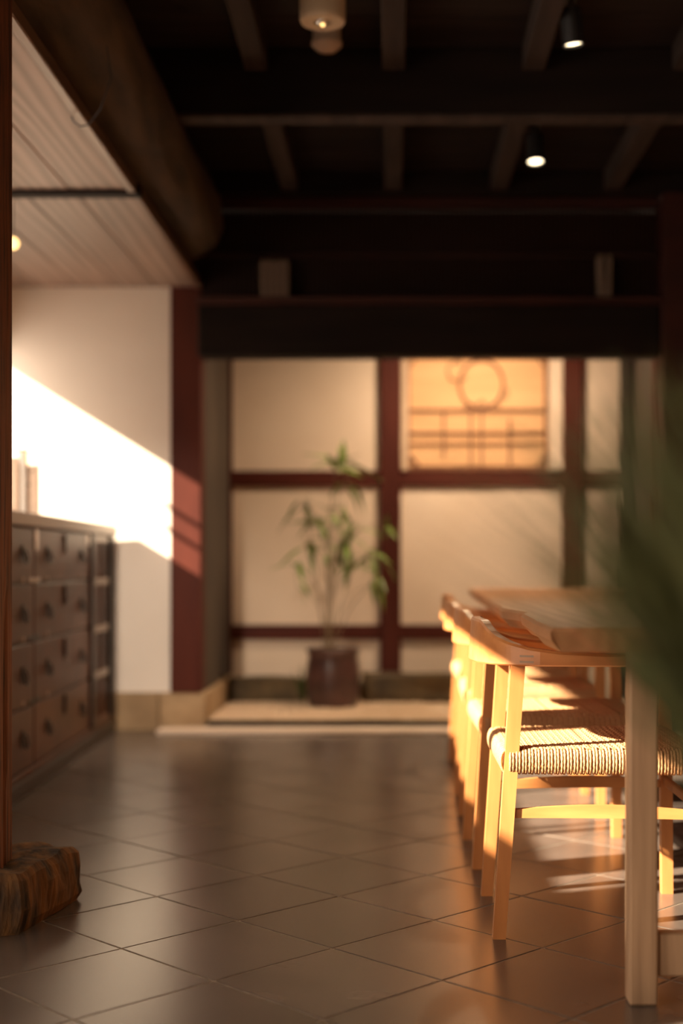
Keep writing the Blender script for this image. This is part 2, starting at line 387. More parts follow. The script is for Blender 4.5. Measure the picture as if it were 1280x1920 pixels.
for (a, b, s) in ((xx(434), xx(712), 'left'), (xx(751), xx(1055), 'middle'), (xx(1093), 1.275, 'right')):
    frame_bar('wall_rail', 'upper dark red rail across the %s bay of the alcove wall' % s, a, b, zz(912), zz(882), 1)
    frame_bar('wall_rail', 'lower dark red rail across the %s bay of the alcove wall' % s, a, b, zz(1200), zz(1172), 1)
# dark battens on the right side wall
for k, (y0, y1) in enumerate(((7.12, 7.42), (6.45, 6.50))):
    tag(obj('wall_batten', bx(1.245, 1.275, y0, y1, .05, 2.2, bev=.003), M['black_wood' if k == 0 else 'red_wood']), ['black upright batten deep inside the right side wall of the alcove', 'thin red upright batten at the front of the alcove side wall'][k], 'batten')

# ---- lattice window in the middle bay
wx0, wx1 = xx(752), xx(1054); wz0, wz1 = zz(881), zz(662)
win = sroot('window_3', (0, YA-.012, 0))
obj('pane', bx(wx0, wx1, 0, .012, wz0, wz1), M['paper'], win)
def wb(name, m, a, b, c, d, t=.02): return pbox(name, m, win, xx(a), xx(b), -t, 0, zz(d), zz(c), bev=.002)
wb('window_frame', M['frame_pale'], 752, 765, 655, 881, .03); wb('window_frame', M['plaster_warm'], 1030, 1055, 655, 881, .03)
for a in ((764, 768, 655, 880), (1021, 1026, 655, 880)): wb('lattice_bar', M['lattice'], *a)
for a in ((768, 1021, 766, 771), (768, 1021, 809, 813.5), (768, 1021, 830, 833), (768, 1021, 873, 881)): wb('lattice_bar', M['lattice'], *a, .016)
for a in ((830, 834, 771, 853), (881, 885, 771, 873), (901, 905, 771, 873), (954, 958, 785, 873)): wb('lattice_bar', M['lattice'], *a, .018)
for pts in (((765, 850), (790, 878)), ((1024, 850), (1006, 878)), ((765, 690), (785, 664)), ((1024, 690), (1004, 664))):
    obj('corner_brace', tb([(xx(p[0]), -.01, zz(p[1])) for p in pts], .006), M['lattice'], win)
obj('ring', tb([(xx(903+41*math.cos(a)), -.01, zz(719+46*math.sin(a))) for a in [2*pi*k/40 for k in range(41)]], .008, seg=8), M['lattice'], win, True)
obj('scroll', tb([(xx(p[0]), -.01, zz(p[1])) for p in ((875, 705), (862, 715), (845, 710), (838, 695), (843, 682), (856, 676), (864, 684), (860, 664))], .005), M['lattice'], win, True)
obj('scroll', tb([(xx(p[0]), -.01, zz(p[1])) for p in ((938, 768), (930, 752), (938, 742), (950, 745), (952, 733), (946, 726))], .004), M['lattice'], win, True)
obj('scroll', tb([(xx(p[0]), -.01, zz(p[1])) for p in ((870, 768), (880, 755), (892, 762), (903, 750), (915, 764), (925, 757))], .006), M['lattice'], win, True)

struct(obj('wall_back_right', bx(1.325, WR+.1, YW, YW+.1, 0, ZC+.02), M['clay_wall']))
# ---- sill, gravel, boulders
tag(obj('stone_sill', bx(-1.085, 1.9, 6.215, 6.375, 0, .02, bev=.004), M['sill']), 'long pale stone sill lying on the tiles before the gravel bed', 'sill')
tag(obj('shadow_gap_strip', bx(-.87, 1.24, 6.385, 6.405, 0, .046, bev=.002), M['black_wood']), 'thin dark strip put in for the shadow gap before the gravel bed', 'shadow strip')  # shade of the gap below the gravel, built as a dark strip
def gravel():
    bm = bmesh.new(); X0, X1, Y0, Y1 = -.873, 1.243, 6.407, YA-.075
    nx, ny = 60, 34; V = {}
    for i in range(nx+1):
        for j in range(ny+1):
            x = X0+(X1-X0)*i/nx; y = Y0+(Y1-Y0)*j/ny
            V[i, j] = bm.verts.new((x, y, .046+.006*noise.noise(Vector((x*6, y*6, 0)))))
    for i in range(nx):
        for j in range(ny): bm.faces.new((V[i, j], V[i+1, j], V[i+1, j+1], V[i, j+1]))
    ico = bmesh.new(); bmesh.ops.create_icosphere(ico, subdivisions=1, radius=1)
    iv = [v.co.copy() for v in ico.verts]; fi = [[v.index for v in f.verts] for f in ico.faces]; ico.free()
    rnd = random.Random(3)
    for _ in range(5200):
        x = rnd.uniform(X0+.01, X1-.01); y = rnd.uniform(Y0+.008, Y1-.01); r = rnd.uniform(.004, .0085)
        s = (r*rnd.uniform(.8, 1.3), r*rnd.uniform(.8, 1.3), r*rnd.uniform(.5, .8)); a = rnd.uniform(0, pi)
        z = .049+.006*noise.noise(Vector((x*6, y*6, 0)))
        vs = []
        for c in iv:
            u, v = c.x*s[0], c.y*s[1]
            vs.append(bm.verts.new((x+u*math.cos(a)-v*math.sin(a), y+u*math.sin(a)+v*math.cos(a), z+c.z*s[2])))
        for f in fi: bm.faces.new([vs[q] for q in f])
    o = obj('gravel', bm, M['gravel']); o['kind'] = 'stuff'; o['label'] = 'sandy garden gravel filling the alcove bed'; o['category'] = 'gravel'
gravel()
def boulder(name, lab, c, s, seed, m, sub=4, flat=.5, amp=.18, rz=0):
    bm = bmesh.new(); bmesh.ops.create_icosphere(bm, subdivisions=sub, radius=1)
    for v in bm.verts:
        p = v.co.copy(); q = Vector([max(-.8, min(.8, t*1.25)) for t in p])
        n = noise.noise(q*1.3+Vector((seed, 0, 0)))*amp + noise.noise(q*4+Vector((0, seed, 0)))*amp*.3
        q = q*(1+n); v.co = Vector((q.x*s[0], q.y*s[1], max(q.z, -.8)*s[2]))
    o = obj(name, bm, m, smooth=True); o.location = c; o.rotation_euler = (0, 0, rz)
    return tag(o, lab, 'rock')
boulder('boulder', 'low dark block of stone on the gravel, left behind the brown pot', (-.69, 7.30, .105), (.26, .10, .085), 1.3, M['boulder'])
boulder('boulder', 'long low dark boulder on the gravel, right of the brown pot', (.13, 7.27, .11), (.36, .11, .10), 4.1, M['boulder'], rz=-.03)
boulder('boulder', 'dark boulder far right in the gravel bed behind the chairs', (.85, 7.26, .10), (.26, .11, .09), 6.1, M['boulder'])
# low sprig beside the left boulder
sp = thing('low_sprig', 'small grey-green sprig growing between the pot and the left boulder', 'plant', (-.47, 7.16, .055))
rnd = random.Random(5)
for k in range(14):
    a = rnd.uniform(0, 2*pi); l = rnd.uniform(.10, .2); e = rnd.uniform(.02, .10)
    obj('blade', tb([(0, 0, -.01), (e*.3*math.cos(a), e*.3*math.sin(a), l*.5), (e*math.cos(a), e*math.sin(a), l)], [.003, .006, .001], seg=4), M['grass'], sp)

# =================================================================== BAMBOO
pot = thing('potted_bamboo', 'slender green bamboo in a round glossy dark brown pot on the gravel', 'potted plant', (-.306, 7.0, .05))
obj('pot', lath([(.118, 0), (.128, .012), (.136, .06), (.138, .15), (.134, .22), (.126, .255), (.130, .27), (.139, .285), (.139, .297), (.124, .297), (.120, .27), (.02, .262)], seg=40, cap1=True), M['pot'], pot, True)
obj('soil', lath([(.119, .262), (.10, .272), (.04, .275), (.005, .276)], seg=24), M['soil'], pot)
lf = bmesh.new()
def leaf_mesh():
    bm = bmesh.new(); L = 1; pr = [(0, .02), (.12, .055), (.35, .085), (.6, .07), (.85, .03), (1, .002)]
    Lv = []; 
    for t, wd in pr:
        z = -.35*t*t; Lv.append((bm.verts.new((t, -wd, z)), bm.verts.new((t, 0, z-.02)), bm.verts.new((t, wd, z))))
    for A, B in zip(Lv, Lv[1:]):
        bm.faces.new((A[0], B[0], B[1], A[1])); bm.faces.new((A[1], B[1], B[2], A[2]))
    return bm
lf.free(); leaf0 = None
def P7(px, py, dy=0):      # a point of the clump, in the pot's own frame
    Y = 7.0+dy; return Vector(((px-735)*Y/2540+.306, dy, .79-(py-1055)*Y/2540-.05))
stems = [((613, 1212), (612, 1080), (618, 960), (636, 868), .02), ((619, 1212), (626, 1100), (640, 985), (652, 905), -.03),
         ((608, 1212), (597, 1120), (590, 1040), (566, 945), .05), ((624, 1212), (640, 1130), (662, 1060), (700, 1030), .04),
         ((616, 1212), (618, 1120), (610, 1040), (575, 1012), -.05), ((628, 1212), (655, 1140), (690, 1100), (704, 1088), .06), ((614, 1212), (622, 1080), (626, 1000), (615, 950), .0)]
for a, b, c, d, dy in stems:
    pts = [P7(*a, dy*.3)-Vector((0, 0, .03)), P7(*a, dy*.4), P7(*b, dy*.6), P7(*c, dy), P7(*d, dy*1.5)]
    cp = []
    for i in range(len(pts)-1):
        for t in (0, .25, .5, .75): cp.append(pts[i].lerp(pts[i+1], t))
    cp.append(pts[-1]); cp = [cp[0]]+[(cp[i-1]+cp[i]*2+cp[i+1])/4 for i in range(1, len(cp)-1)]+[cp[-1]]
    obj('stem', tb(cp, [.0048-.0032*i/len(cp) for i in range(len(cp))], seg=6), M['stem'], pot, True)
clusters = [(638, 872, 16, .20), (652, 905, 7, .17), (568, 945, 7, .17), (597, 975, 9, .18), (630, 960, 8, .17), (668, 985, 7, .17), (575, 1018, 8, .18), (552, 1062, 7, .17), (645, 1010, 10, .17), (697, 1040, 11, .18), (662, 1055, 8, .16), (704, 1090, 5, .16), (620, 1035, 7, .16), (725, 975, 4, .14), (560, 1100, 3, .14)]
rnd = random.Random(11); first = True
for (px, py, n, L) in clusters:
    dy = rnd.uniform(-.06, .08); c = P7(px, py, dy)
    obj('twig', tb([c, c.lerp(P7(618, min(py+50, 1180), 0), .5)+Vector((0, 0, .01)), P7(618+(px-618)*.15, min(py+70, 1190), 0)], [.0012, .0018, .0022], seg=4), M['stem'], pot)
    for k in range(n):
        if leaf0 is None: o = leaf0 = obj('leaf', leaf_mesh(), M['leaf'], pot)
        else: o = leaf0.copy(); C.objects.link(o)
        up = rnd.uniform(-.2, 1.2) if py < 900 else rnd.uniform(-1.2, .35)
        l = L*rnd.uniform(.6, 1.0); o.scale = (l, l*.95, l)
        o.location = c+Vector((rnd.uniform(-.03, .03), rnd.uniform(-.03, .03), rnd.uniform(-.03, .03)))
        o.rotation_euler = (rnd.uniform(-.6, .6), -up, rnd.uniform(0, 2*pi))

# =================================================================== LEFT POST AND FOUNDATION STONE
def old_post():
    bm = bmesh.new(); nz_ = 60; x0, x1, y0, y1 = -.967, -.846, 2.90, 3.02; rings = []
    base = [(x0, y0), (x1-.004, y0), (x1, y0+.004)]+[(x1, y0+.004+(y1-y0-.008)*k/10) for k in range(1, 11)]+[(x1-.004, y1), (x0, y1)]
    for i in range(nz_+1):
        z = .125+(2.6-.125)*i/nz_; R = []
        for (x, y) in base:
            d = noise.noise(Vector((x*30, y*30, z*2.2)))*.0022
            crack = 0
            if x >= x1-.001 and abs(y-(y0+.055+.01*math.sin(z*3))) < .008 and z < .75: crack = .010*(1-z/.75)**.4
            R.append(bm.verts.new((x-crack+d, y, z)))
        rings.append(R)
    for A, B in zip(rings, rings[1:]):
        for k in range(len(A)): bm.faces.new((A[k], A[(k+1) % len(A)], B[(k+1) % len(A)], B[k]))
    bm.faces.new(rings[0]); bm.faces.new(rings[-1])
    return obj('timber_post', bm, M['post'])
tag(old_post(), 'old cracked red-brown square post standing on the rough foundation stone', 'post')
def found_stone():
    bm = bmesh.new(); bmesh.ops.create_grid(bm, x_segments=1, y_segments=1, size=1); bm.clear()
    out = [(-1.24, 2.93), (-1.0, 2.86), (-.86, 2.845), (-.785, 2.87), (-.762, 3.0), (-.738, 3.12), (-.73, 3.18), (-.79, 3.215), (-.88, 3.22), (-1.0, 3.23), (-1.2, 3.24), (-1.28, 3.08)]
    cx, cy = -.98, 3.03
    lv = [(.0, .96), (.02, 1.0), (.05, 1.0), (.085, .985), (.112, .96), (.126, .91), (.130, .7), (.122, .3), (.12, .0)]
    # resample outline
    pts = []
    for i in range(len(out)):
        a, b = out[i], out[(i+1) % len(out)]
        for t in range(12): pts.append((a[0]+(b[0]-a[0])*t/12, a[1]+(b[1]-a[1])*t/12))
    rings = []
    for z, k in lv[:-1]:
        R = []
        for (x, y) in pts:
            n = noise.noise(Vector((x*14, y*14, z*16)))*.012+noise.noise(Vector((x*70, y*70, z*40)))*.006
            kx = k + n/.28*(1 if .01 < z else .3)
            zz_ = z+(noise.noise(Vector((x*12, y*12, 3)))*.012 if z > .1 else 0)
            if z > .1 and math.hypot(x+.9, y-2.96) < .14 and k < .7: zz_ = z-.004
            R.append(bm.verts.new((cx+(x-cx)*kx, cy+(y-cy)*kx, max(zz_, 0))))
        rings.append(R)
    for A, B in zip(rings, rings[1:]):
        for q in range(len(A)): bm.faces.new((A[q], A[(q+1) % len(A)], B[(q+1) % len(A)], B[q]))
    bm.faces.new(rings[0]); c = bm.verts.new((cx, cy, .12))
    for q in range(len(pts)): bm.faces.new((rings[-1][q], rings[-1][(q+1) % len(pts)], c))
    return obj('foundation_stone', bm, M['rock'], smooth=False)
tag(found_stone(), 'rough rusty foundation stone under the old post at lower left', 'rock')

# =================================================================== DRAWER CHEST
ang = math.atan2(.06, 1.92)
ch = thing('drawer_chest', 'long dark wooden drawer chest with iron fittings along the left wall', 'chest', (-1.252, 4.46, 0), ang)
# local: +x to the room, +y away from the camera; front plane x = 0
Y0, Y1 = -.76, 1.90; D = -.48
obj('body', bx(D, -.012, Y0, Y1-.005, .05, .915), M['chest_dark'], ch)
obj('top', bx(D-.02, .022, Y0-.02, Y1+.003, .915, .962, bev=.004), M['chest_top'], ch)
obj('plinth', bx(D, .012, Y0, Y1, 0, .052, bev=.004), M['chest_dark'], ch)
obj('plinth_rail', bx(D, .004, Y0, Y1, .053, .078, bev=.003), M['chest'], ch)
def yl(Y): return (Y-4.46)/math.cos(ang)
rows = [(.718, .914), (.514, .716), (.294, .512), (.080, .292)]
cols = [(Y0+.006, yl(4.770)), (yl(4.784), yl(5.792))]
hs = [[-.62, yl(4.606)], [yl(4.982), yl(5.611)]]; lk = [None, yl(5.276)]
def pull(parent, y, z, bright=False):
    m = M['iron']
    h = obj('drawer_pull', lath([(.002, 0), (.015, 0), (.017, .002), (.013, .005), (.004, .006)], seg=14), m, parent)
    h.rotation_euler = (0, pi/2, 0); h.location = (0, y, z+.014)
    r = obj('pull_ring', tb([(.004, -.021, .012), (.011, -.021, .0), (.016, -.021, -.028), (.017, 0, -.033), (.016, .021, -.028), (.011, .021, 0), (.004, .021, .012)], .0035, seg=6), m, parent, True)
    r.location = (0, y, z)
    p = obj('back_plate', bx(-.001, .0025, -.022, .022, -.028, .024, bev=.001), M['iron'], parent); p.location = (0, y, z)
for c, (ya, yb) in enumerate(cols):
    for r, (za, zb) in enumerate(rows):
        d = obj('drawer', bx(-.012, 0, ya, yb, za+.003, zb-.003, bev=.003), M['chest'], ch)
        for y in hs[c]: pull(d, y, (za+zb)/2+.005)
        if c == 1:
            L = obj('lock_plate', lath([(.004, 0), (.018, 0), (.018, .003), (.004, .004)], seg=16), M['iron_bright' if r == 0 else 'iron'], d)
            L.rotation_euler = (0, pi/2, 0); L.location = (0, lk[1], zb-.055); L.scale = (2.4, .8, 1)
            b = obj('lock_bolt', bx(0, .009, lk[1]-.006, lk[1]+.010, zb-.085, zb-.015, bev=.002), M['iron'], d)
        for y in hs[c]:
            if r < 3:
                q = obj('nail_head', lath([(.011, 0), (.009, .003), (.002, .005)], seg=10), M['iron_bright'], d, True); q.rotation_euler = (0, pi/2, 0); q.location = (0, y+.01, za+.012)
        if r < 3:
            obj('corner_strap', bx(-.001, .0025, yb-.07 if c == 0 else ya, yb if c == 0 else ya+.08, za+.003, za+.019, bev=.001), M['iron_bright' if r == 0 else 'iron'], d)
        if r == 0 and c == 1:
            obj('corner_strap', bx(-.001, .003, ya, ya+.05, zb-.08, zb-.004, bev=.001), M['iron_bright'], d)
            obj('corner_strap', bx(-.001, .003, yb-.07, yb-.005, zb-.05, zb-.004, bev=.001), M['iron_bright'], d)
pbox('upright', M['chest_dark'], ch, -.012, .012, yl(5.80), yl(5.862), .078, .915)
pbox('upright', M['chest_dark'], ch, -.012, .012, yl(6.28), Y1-.004, .078, .915)
dr = obj('sliding_door', bx(-.012, -.006, yl(5.864), yl(6.278), .08, .912), M['chest_dark'], ch)
for z in (.895, .706, .497, .297, .095):
    pbox('door_rail', M['chest_top'] if z > .2 else M['chest'], dr, -.006, .010, yl(5.868), yl(6.19), z-.014, z+.014)
for k in range(8):
    y = yl(5.875)+k*.042; pbox('slat', M['chest'], dr, -.006, .002, y, y+.018, .082, .91, bev=.001)

# ---- boards and stand on the chest
def on_chest(name, lab, cat, x, y, rz): return thing(name, lab, cat, (x, y, .962), rz)
t = on_chest('menu_board', 'kraft coloured upright board with two small holes on the chest, rightmost', 'board', -1.422, 5.35, .05)
obj('sheet', bx(-.040, .030, -.006, .006, 0, .215, bev=.002), M['page'], t)
for p in ((.002, .20), (-.012, .145)):
    q = obj('hole_mark', lath([(.005, 0), (.005, .0008)], seg=10), M['old_paper'], t); q.rotation_euler = (pi/2, 0, 0); q.location = (p[0], -.006, p[1]-.01)
t = on_chest('menu_board', 'white narrow upright board between the kraft boards on the chest', 'board', -1.430, 5.24, .10)
obj('sheet', bx(-.014, .011, -.005, .005, 0, .262, bev=.002), M['white_page'], t)
t = on_chest('menu_board', 'kraft board half hidden by the old post, leftmost on the chest', 'board', -1.440, 5.18, .10)
obj('sheet', bx(-.05, .012, -.005, .005, 0, .232, bev=.002), M['page'], t)
t = on_chest('brass_stand', 'small brass stand with a thin upright pin behind the boards', 'stand', -1.487, 5.42, 0)
obj('foot', lath([(.03, 0), (.03, .006), (.006, .01)], seg=20), M['brass'], t, True)
obj('upright', bx(.022, .031, -.005, .005, .006, .28, bev=.001), M['brass'], t)
obj('arm', bx(-.020, .031, -.005, .005, .271, .282, bev=.001), M['brass'], t)
obj('pin', tb([(-.006, 0, .282), (-.006, 0, .33)], .0022), M['brass'], t)
t = thing('pendant_lamp', 'small glowing globe lamp just under the planked ceiling beside the old post', 'lamp', (-1.365, 4.88, 1.94))
obj('globe', lath([(.001, -.022), (.012, -.019), (.020, -.009), (.022, 0), (.020, .009), (.012, .019), (.006, .022)], seg=20), M['bulb_dim'], t, True)
obj('cord', tb([(0, 0, .02), (0, 0, .155)], .002), M['black_metal'], t)

t = thing('added_wall_spot', 'small unseen spotlight added under the planked ceiling to brighten the white wall', 'spotlight', (-1.15, 2.86, 2.083))  # added out of view to brighten the lower wall and the floor
obj('mount', lath([(.03, 0), (.03, -.01), (.006, -.012)], seg=20), M['black_metal'], t)
aim = Vector((.02, 3.54, -1.72)); hd = obj('lamp_head', lath([(.001, .04), (.026, .04), (.03, .034), (.03, -.05), (.026, -.05), (.024, -.042), (.001, -.041)], seg=24), M['black_metal'], t)
hd.matrix_local = Matrix.Translation((0, 0, -.05)) @ aim.to_track_quat('-Z', 'Y').to_matrix().to_4x4()
obj('lens', lath([(.024, -.045), (.001, -.0455)], seg=20), M['bulb'], hd)
ld = bpy.data.lights.new('added_wall_beam', 'SPOT'); lo = bpy.data.objects.new('added_wall_beam', ld); C.objects.link(lo)
ld.energy = 300; ld.color = (1, .80, .62); ld.spot_size = math.radians(34); ld.spot_blend = 1; ld.shadow_soft_size = .06
lo.location = Vector((-1.15, 2.86, 2.033))+aim.normalized()*.06; lo.rotation_euler = aim.to_track_quat('-Z', 'Y').to_euler()

# =================================================================== CHAIRS
def seat_z(x, y): return .006*((abs(y)/.19)**2)+.004*((x/.2)**2)
def make_chair():
    t = thing('dining_chair', '', 'chair')
    lw = .0145
    for s in (-1, 1):     # rear legs splayed backwards
        bm = bmesh.new()
        def ring(cx, cy, z, a, b): return [(cx-a, cy-b, z), (cx+a, cy-b, z), (cx+a, cy+b, z), (cx-a, cy+b, z)]
        prism(bm, ring(-.2155, s*.185, 0, .0135, .0135), ring(-.176, s*.183, .576, .0150, .0150)); bevel_all(bm, .003, 2)
        obj('leg', bm, M['beech'], t)
        bm = bmesh.new(); prism(bm, ring(.216, s*.205, 0, .0135, .0135), ring(.212, s*.205, .576, .0150, .0150)); bevel_all(bm, .003, 2)
        obj('leg', bm, M['beech'], t)
        # side stretcher (thicker in the middle)
        bm = bmesh.new(); A = []
        for k in range(9):
            u = k/8; x = -.192+.392*u; y = s*(.184+.020*u); h = .0085+.005*math.sin(pi*u); z = .262+.006*math.sin(pi*u)
            A.append([bm.verts.new(p) for p in ((x, y-.007, z-h), (x, y+.007, z-h), (x, y+.007, z+h), (x, y-.007, z+h))])
        for a_, b_ in zip(A, A[1:]):
            for k in range(4): bm.faces.new((a_[k], a_[(k+1) % 4], b_[(k+1) % 4], b_[k]))
        bm.faces.new(A[0]); bm.faces.new(A[-1])
        obj('stretcher', bm, M['beech_h'], t)
        obj('seat_rail', tb([(-.19, s*.178, .372), (.205, s*.196, .372)], .014, seg=10), M['beech_h'], t, True)
    obj('stretcher', bx(.206, .220, -.198, .198, .258, .280, bev=.003), M['beech'], t)
    obj('seat_rail', tb([(-.192, -.178, .372), (-.192, .178, .372)], .013, seg=10), M['beech'], t, True)
    obj('seat_rail', tb([(.203, -.196, .372), (.203, .196, .372)], .013, seg=10), M['beech'], t, True)
    # bow: bent arm and back rail
    ctrl = [(.262, -.212), (.19, -.216), (.10, -.214), (0, -.208), (-.10, -.200), (-.165, -.190), (-.208, -.168), (-.236, -.128), (-.251, -.075), (-.257, 0)]
    path = ctrl+[(x, -y) for x, y in reversed(ctrl[:-1])]
    P = []
    for i in range(len(path)-1):     # Catmull-Rom
        p0 = Vector(path[max(i-1, 0)]); p1 = Vector(path[i]); p2 = Vector(path[i+1]); p3 = Vector(path[min(i+2, len(path)-1)])
        for k in range(5):
            u = k/5; P.append(.5*((2*p1)+(-p0+p2)*u+(2*p0-5*p1+4*p2-p3)*u*u+(-p0+3*p1-3*p2+p3)*u**3))
    P.append(Vector(path[-1]))
    bm = bmesh.new(); R = []
    def top(x):
        k = [(-.26, .669), (-.245, .666), (-.235, .652), (-.218, .636), (-.19, .623), (-.15, .612), (-.09, .604), (0, .600), (.3, .598)]
        for a, b in zip(k, k[1:]):
            if x <= b[0]: return a[1]+(b[1]-a[1])*max(0, (x-a[0])/(b[0]-a[0]))
        return k[-1][1]
    n = len(P)
    for i, p in enumerate(P):
        d = (P[min(i+1, n-1)]-P[max(i-1, 0)]).normalized(); nr = Vector((d.y, -d.x))   # outward
        x = p.x; back = max(0, min(1, (-.13-x)/.10)); wd = .026*(1-back)+.0115*back
        if i < 4 or i > n-5: wd *= [.55, .8, .93, 1][min(i, n-1-i)]
        zt = top(x); zb = .574
        ztop_in = zt-.001; 
        ring = [(-1, zb+.003), (-.8, zb), (.8, zb), (1, zb+.003), (1, zt-.005), (.75, zt), (-.75, zt), (-1, zt-.005)]
        cv = .006*back
        R.append([bm.verts.new((p.x+nr.x*(wd*a+cv*(z-zb)/.09), p.y+nr.y*(wd*a+cv*(z-zb)/.09), z)) for a, z in ring])
    for A, B in zip(R, R[1:]):
        for k in range(8): bm.faces.new((A[k], A[(k+1) % 8], B[(k+1) % 8], B[k]))
    bm.faces.new(R[0]); bm.faces.new(R[-1])
    bow = obj('back_rail', bm, M['beech_h'], t)
    for s in (-1, 1):
        O = []
        for i, p in enumerate(P):
            d = (P[min(i+1, n-1)]-P[max(i-1, 0)]).normalized(); nr = Vector((d.y, -d.x)); back = max(0, min(1, (-.13-p.x)/.10))
            q = p-nr*(.026*(1-back)+.0115*back)
            if q.y*s > 0: O.append(q)
        O.sort(key=lambda q: q.x)
        def oy(x):
            for a, b in zip(O, O[1:]):
                if a.x <= x <= b.x: return a.y+(b.y-a.y)*(x-a.x)/max(1e-6, b.x-a.x)
            return s*.21
        for z in (.583, .595):
            bm = bmesh.new(); xa, xb = -.174, -.146
            prism(bm, [(xa, oy(xa)-s*.004, z-.002), (xa, oy(xa)+s*.0012, z-.002), (xa, oy(xa)+s*.0012, z+.002), (xa, oy(xa)-s*.004, z+.002)],
                  [(xb, oy(xb)-s*.004, z-.002), (xb, oy(xb)+s*.0012, z-.002), (xb, oy(xb)+s*.0012, z+.002), (xb, oy(xb)-s*.004, z+.002)])
            obj('joint_spline', bm, M['spline'], bow)
    # woven seat: looped cords, a 2x2 basket weave on top, wrapped round the rails
    bm = bmesh.new(); cw = .0067; X0, X1, Yh = -.196, .206, .187
    def half(x): return .189+(x+.19)/.39*.018
    def roll(c0, sgn):   # half circle round a rail, from top to bottom
        return [(c0+sgn*.0115*math.sin(a), .372+.024*math.cos(a)) for a in [pi*k/11 for k in range(12)]]
    nxc = int((X1-X0)/cw)
    for i in range(nxc):
        x = X0+cw*(i+.5)+(.0004 if i % 2 == 0 else -.0004); h = half(x); pts = []
        for (c, z) in reversed(roll(-h, -1)): pts.append((x, c, z))
        m_ = int(2*(h-.006)/(cw*1.0))
        for j in range(m_+1):
            y = -h+.006+(2*h-.012)*j/m_
            ph = ((i//2)+int((y+1)/(2*cw))) % 2
            pts.append((x, y, .3945+(.0052 if ph else -.0045)))
        for (c, z) in roll(h, 1): pts.append((x, c, z))
        tube(bm, pts, [.0031+(.00045 if (q+i) % 2 else -.0003) for q in range(len(pts))], seg=6)
    nyc = int(2*.192/cw)
    for j in range(nyc):
        y = -.192+cw*(j+.5)+(.0004 if j % 2 == 0 else -.0004); pts = []
        for (c, z) in reversed(roll(-.200, -1)): pts.append((c, y, z))
        m_ = int((X1-X0)/cw)
        for i in range(m_+1):
            x = X0+(X1-X0)*i/m_
            ph = (int((x-X0)/(2*cw))+int((y+1)/(2*cw))) % 2
            pts.append((x, y, .3945+(-.0045 if ph else .0048)))
        for (c, z) in roll(.211, 1): pts.append((c, y, z))
        tube(bm, pts, .0030, seg=5)
    o = obj('woven_seat', bm, M['cord'], t, True); o['kind'] = 'stuff'
    obj('seat_underlay', bx(-.19, .20, -.176, .176, .362, .385), M['cord_dark'], t)
    return t
chair = make_chair()
spots = [(.440, 3.037), (.432, 3.690), (.437, 4.425), (.455, 5.225)]
labs = ['nearest golden wooden armchair with woven rush seat, legs fully in view', 'second nearest golden armchair, its front legs behind the nearest woven seat',
        'third golden armchair along the table from the camera', 'farthest golden armchair at the far end of the table']
for i, (x, y) in enumerate(spots):
    c = chair if i == 0 else copy_tree(chair)
    c.location = (x, y, 0); c.rotation_euler = (0, 0, [0, .015, -.02, .02][i])
    c['label'] = labs[i]; c['group'] = 'golden armchairs along the table'

# =================================================================== TABLE
tbl = thing('dining_table', 'long live-edge wooden slab table with grey-brown square legs', 'table', (0, 0, 0))
left = [(2.33, .274), (2.5, .270), (2.75, .276), (2.97, .282), (3.06, .300), (3.16, .290), (3.3, .268), (3.7, .280), (4.25, .292), (4.8, .310), (5.4, .322), (5.95, .336)]
right = [(2.33, 1.17), (3.0, 1.19), (4.2, 1.16), (5.2, 1.18), (5.95, 1.16)]
def edge(tab, y):
    for a, b in zip(tab, tab[1:]):
        if y <= b[0]:
            u = (y-a[0])/(b[0]-a[0]); u = u*u*(3-2*u)*.5+u*.5; return a[1]+(b[1]-a[1])*u
    return tab[-1][1]
def slab():
    bm = bmesh.new(); N_ = 90; rings = []
    for i in range(N_+1):
        y = 2.33+3.62*i/N_
        xl = edge(left, y)+.004*noise.noise(Vector((0, y*7, 0))); xr = edge(right, y)+.004*noise.noise(Vector((5, y*7, 0)))
        ins = .012+.014*noise.noise(Vector((2, y*3, 0))); f = .035 if i == 0 else 0
        rings.append([bm.verts.new(p) for p in ((xl+.006, y, .678), (xl, y, .672), (xl+.002, y, .655), (xl+.010+ins, y+f, .634), (xr-.010-ins, y+f, .634), (xr, y, .655), (xr, y, .672), (xr-.006, y, .678))])
    for A, B in zip(rings, rings[1:]):
        for k in range(8): bm.faces.new((A[k], A[(k+1) % 8], B[(k+1) % 8], B[k]))
    bm.faces.new(rings[0]); bm.faces.new(rings[-1])
    return obj('tabletop', bm, M['slab'], tbl)
slab()
for x0, x1 in ((.4225, .4735), (1.03, 1.081)):
    for y0 in (2.412, 5.72): obj('leg', bx(x0, x1, y0, y0+.05, 0, .634, bev=.004), M['table_leg'], tbl)
for y0 in (2.43, 5.735):
    obj('foot_rail', bx(.4775, 1.027, y0, y0+.03, .047, .125, bev=.003), M['table_leg'], tbl)
    obj('top_rail', bx(.4735, 1.03, y0, y0+.03, .575, .634, bev=.003), M['table_leg'], tbl)
# things on the table
t = thing('lacquer_tray', 'small flat red tray lying on the far part of the table', 'tray', (.765, 4.4, .678))
obj('tray_base', bx(-.05, .045, -.12, .12, 0, .005, bev=.001), M['red_tray'], t)
for a in ((-.05, -.044, -.12, .12), (.039, .045, -.12, .12), (-.044, .039, -.12, -.114), (-.044, .039, .114, .12)): obj('tray_rim', bx(*a, .005, .015), M['red_tray'], t)
t = thing('small_glass', 'little clear drinking glass on the table behind the green blades', 'glass', (.86, 4.35, .678))
obj('tumbler', lath([(.022, 0), (.026, .02), (.028, .07), (.0265, .07), (.0245, .02), (.018, .006), (.001, .005)], seg=24), M['glass'], t, True)

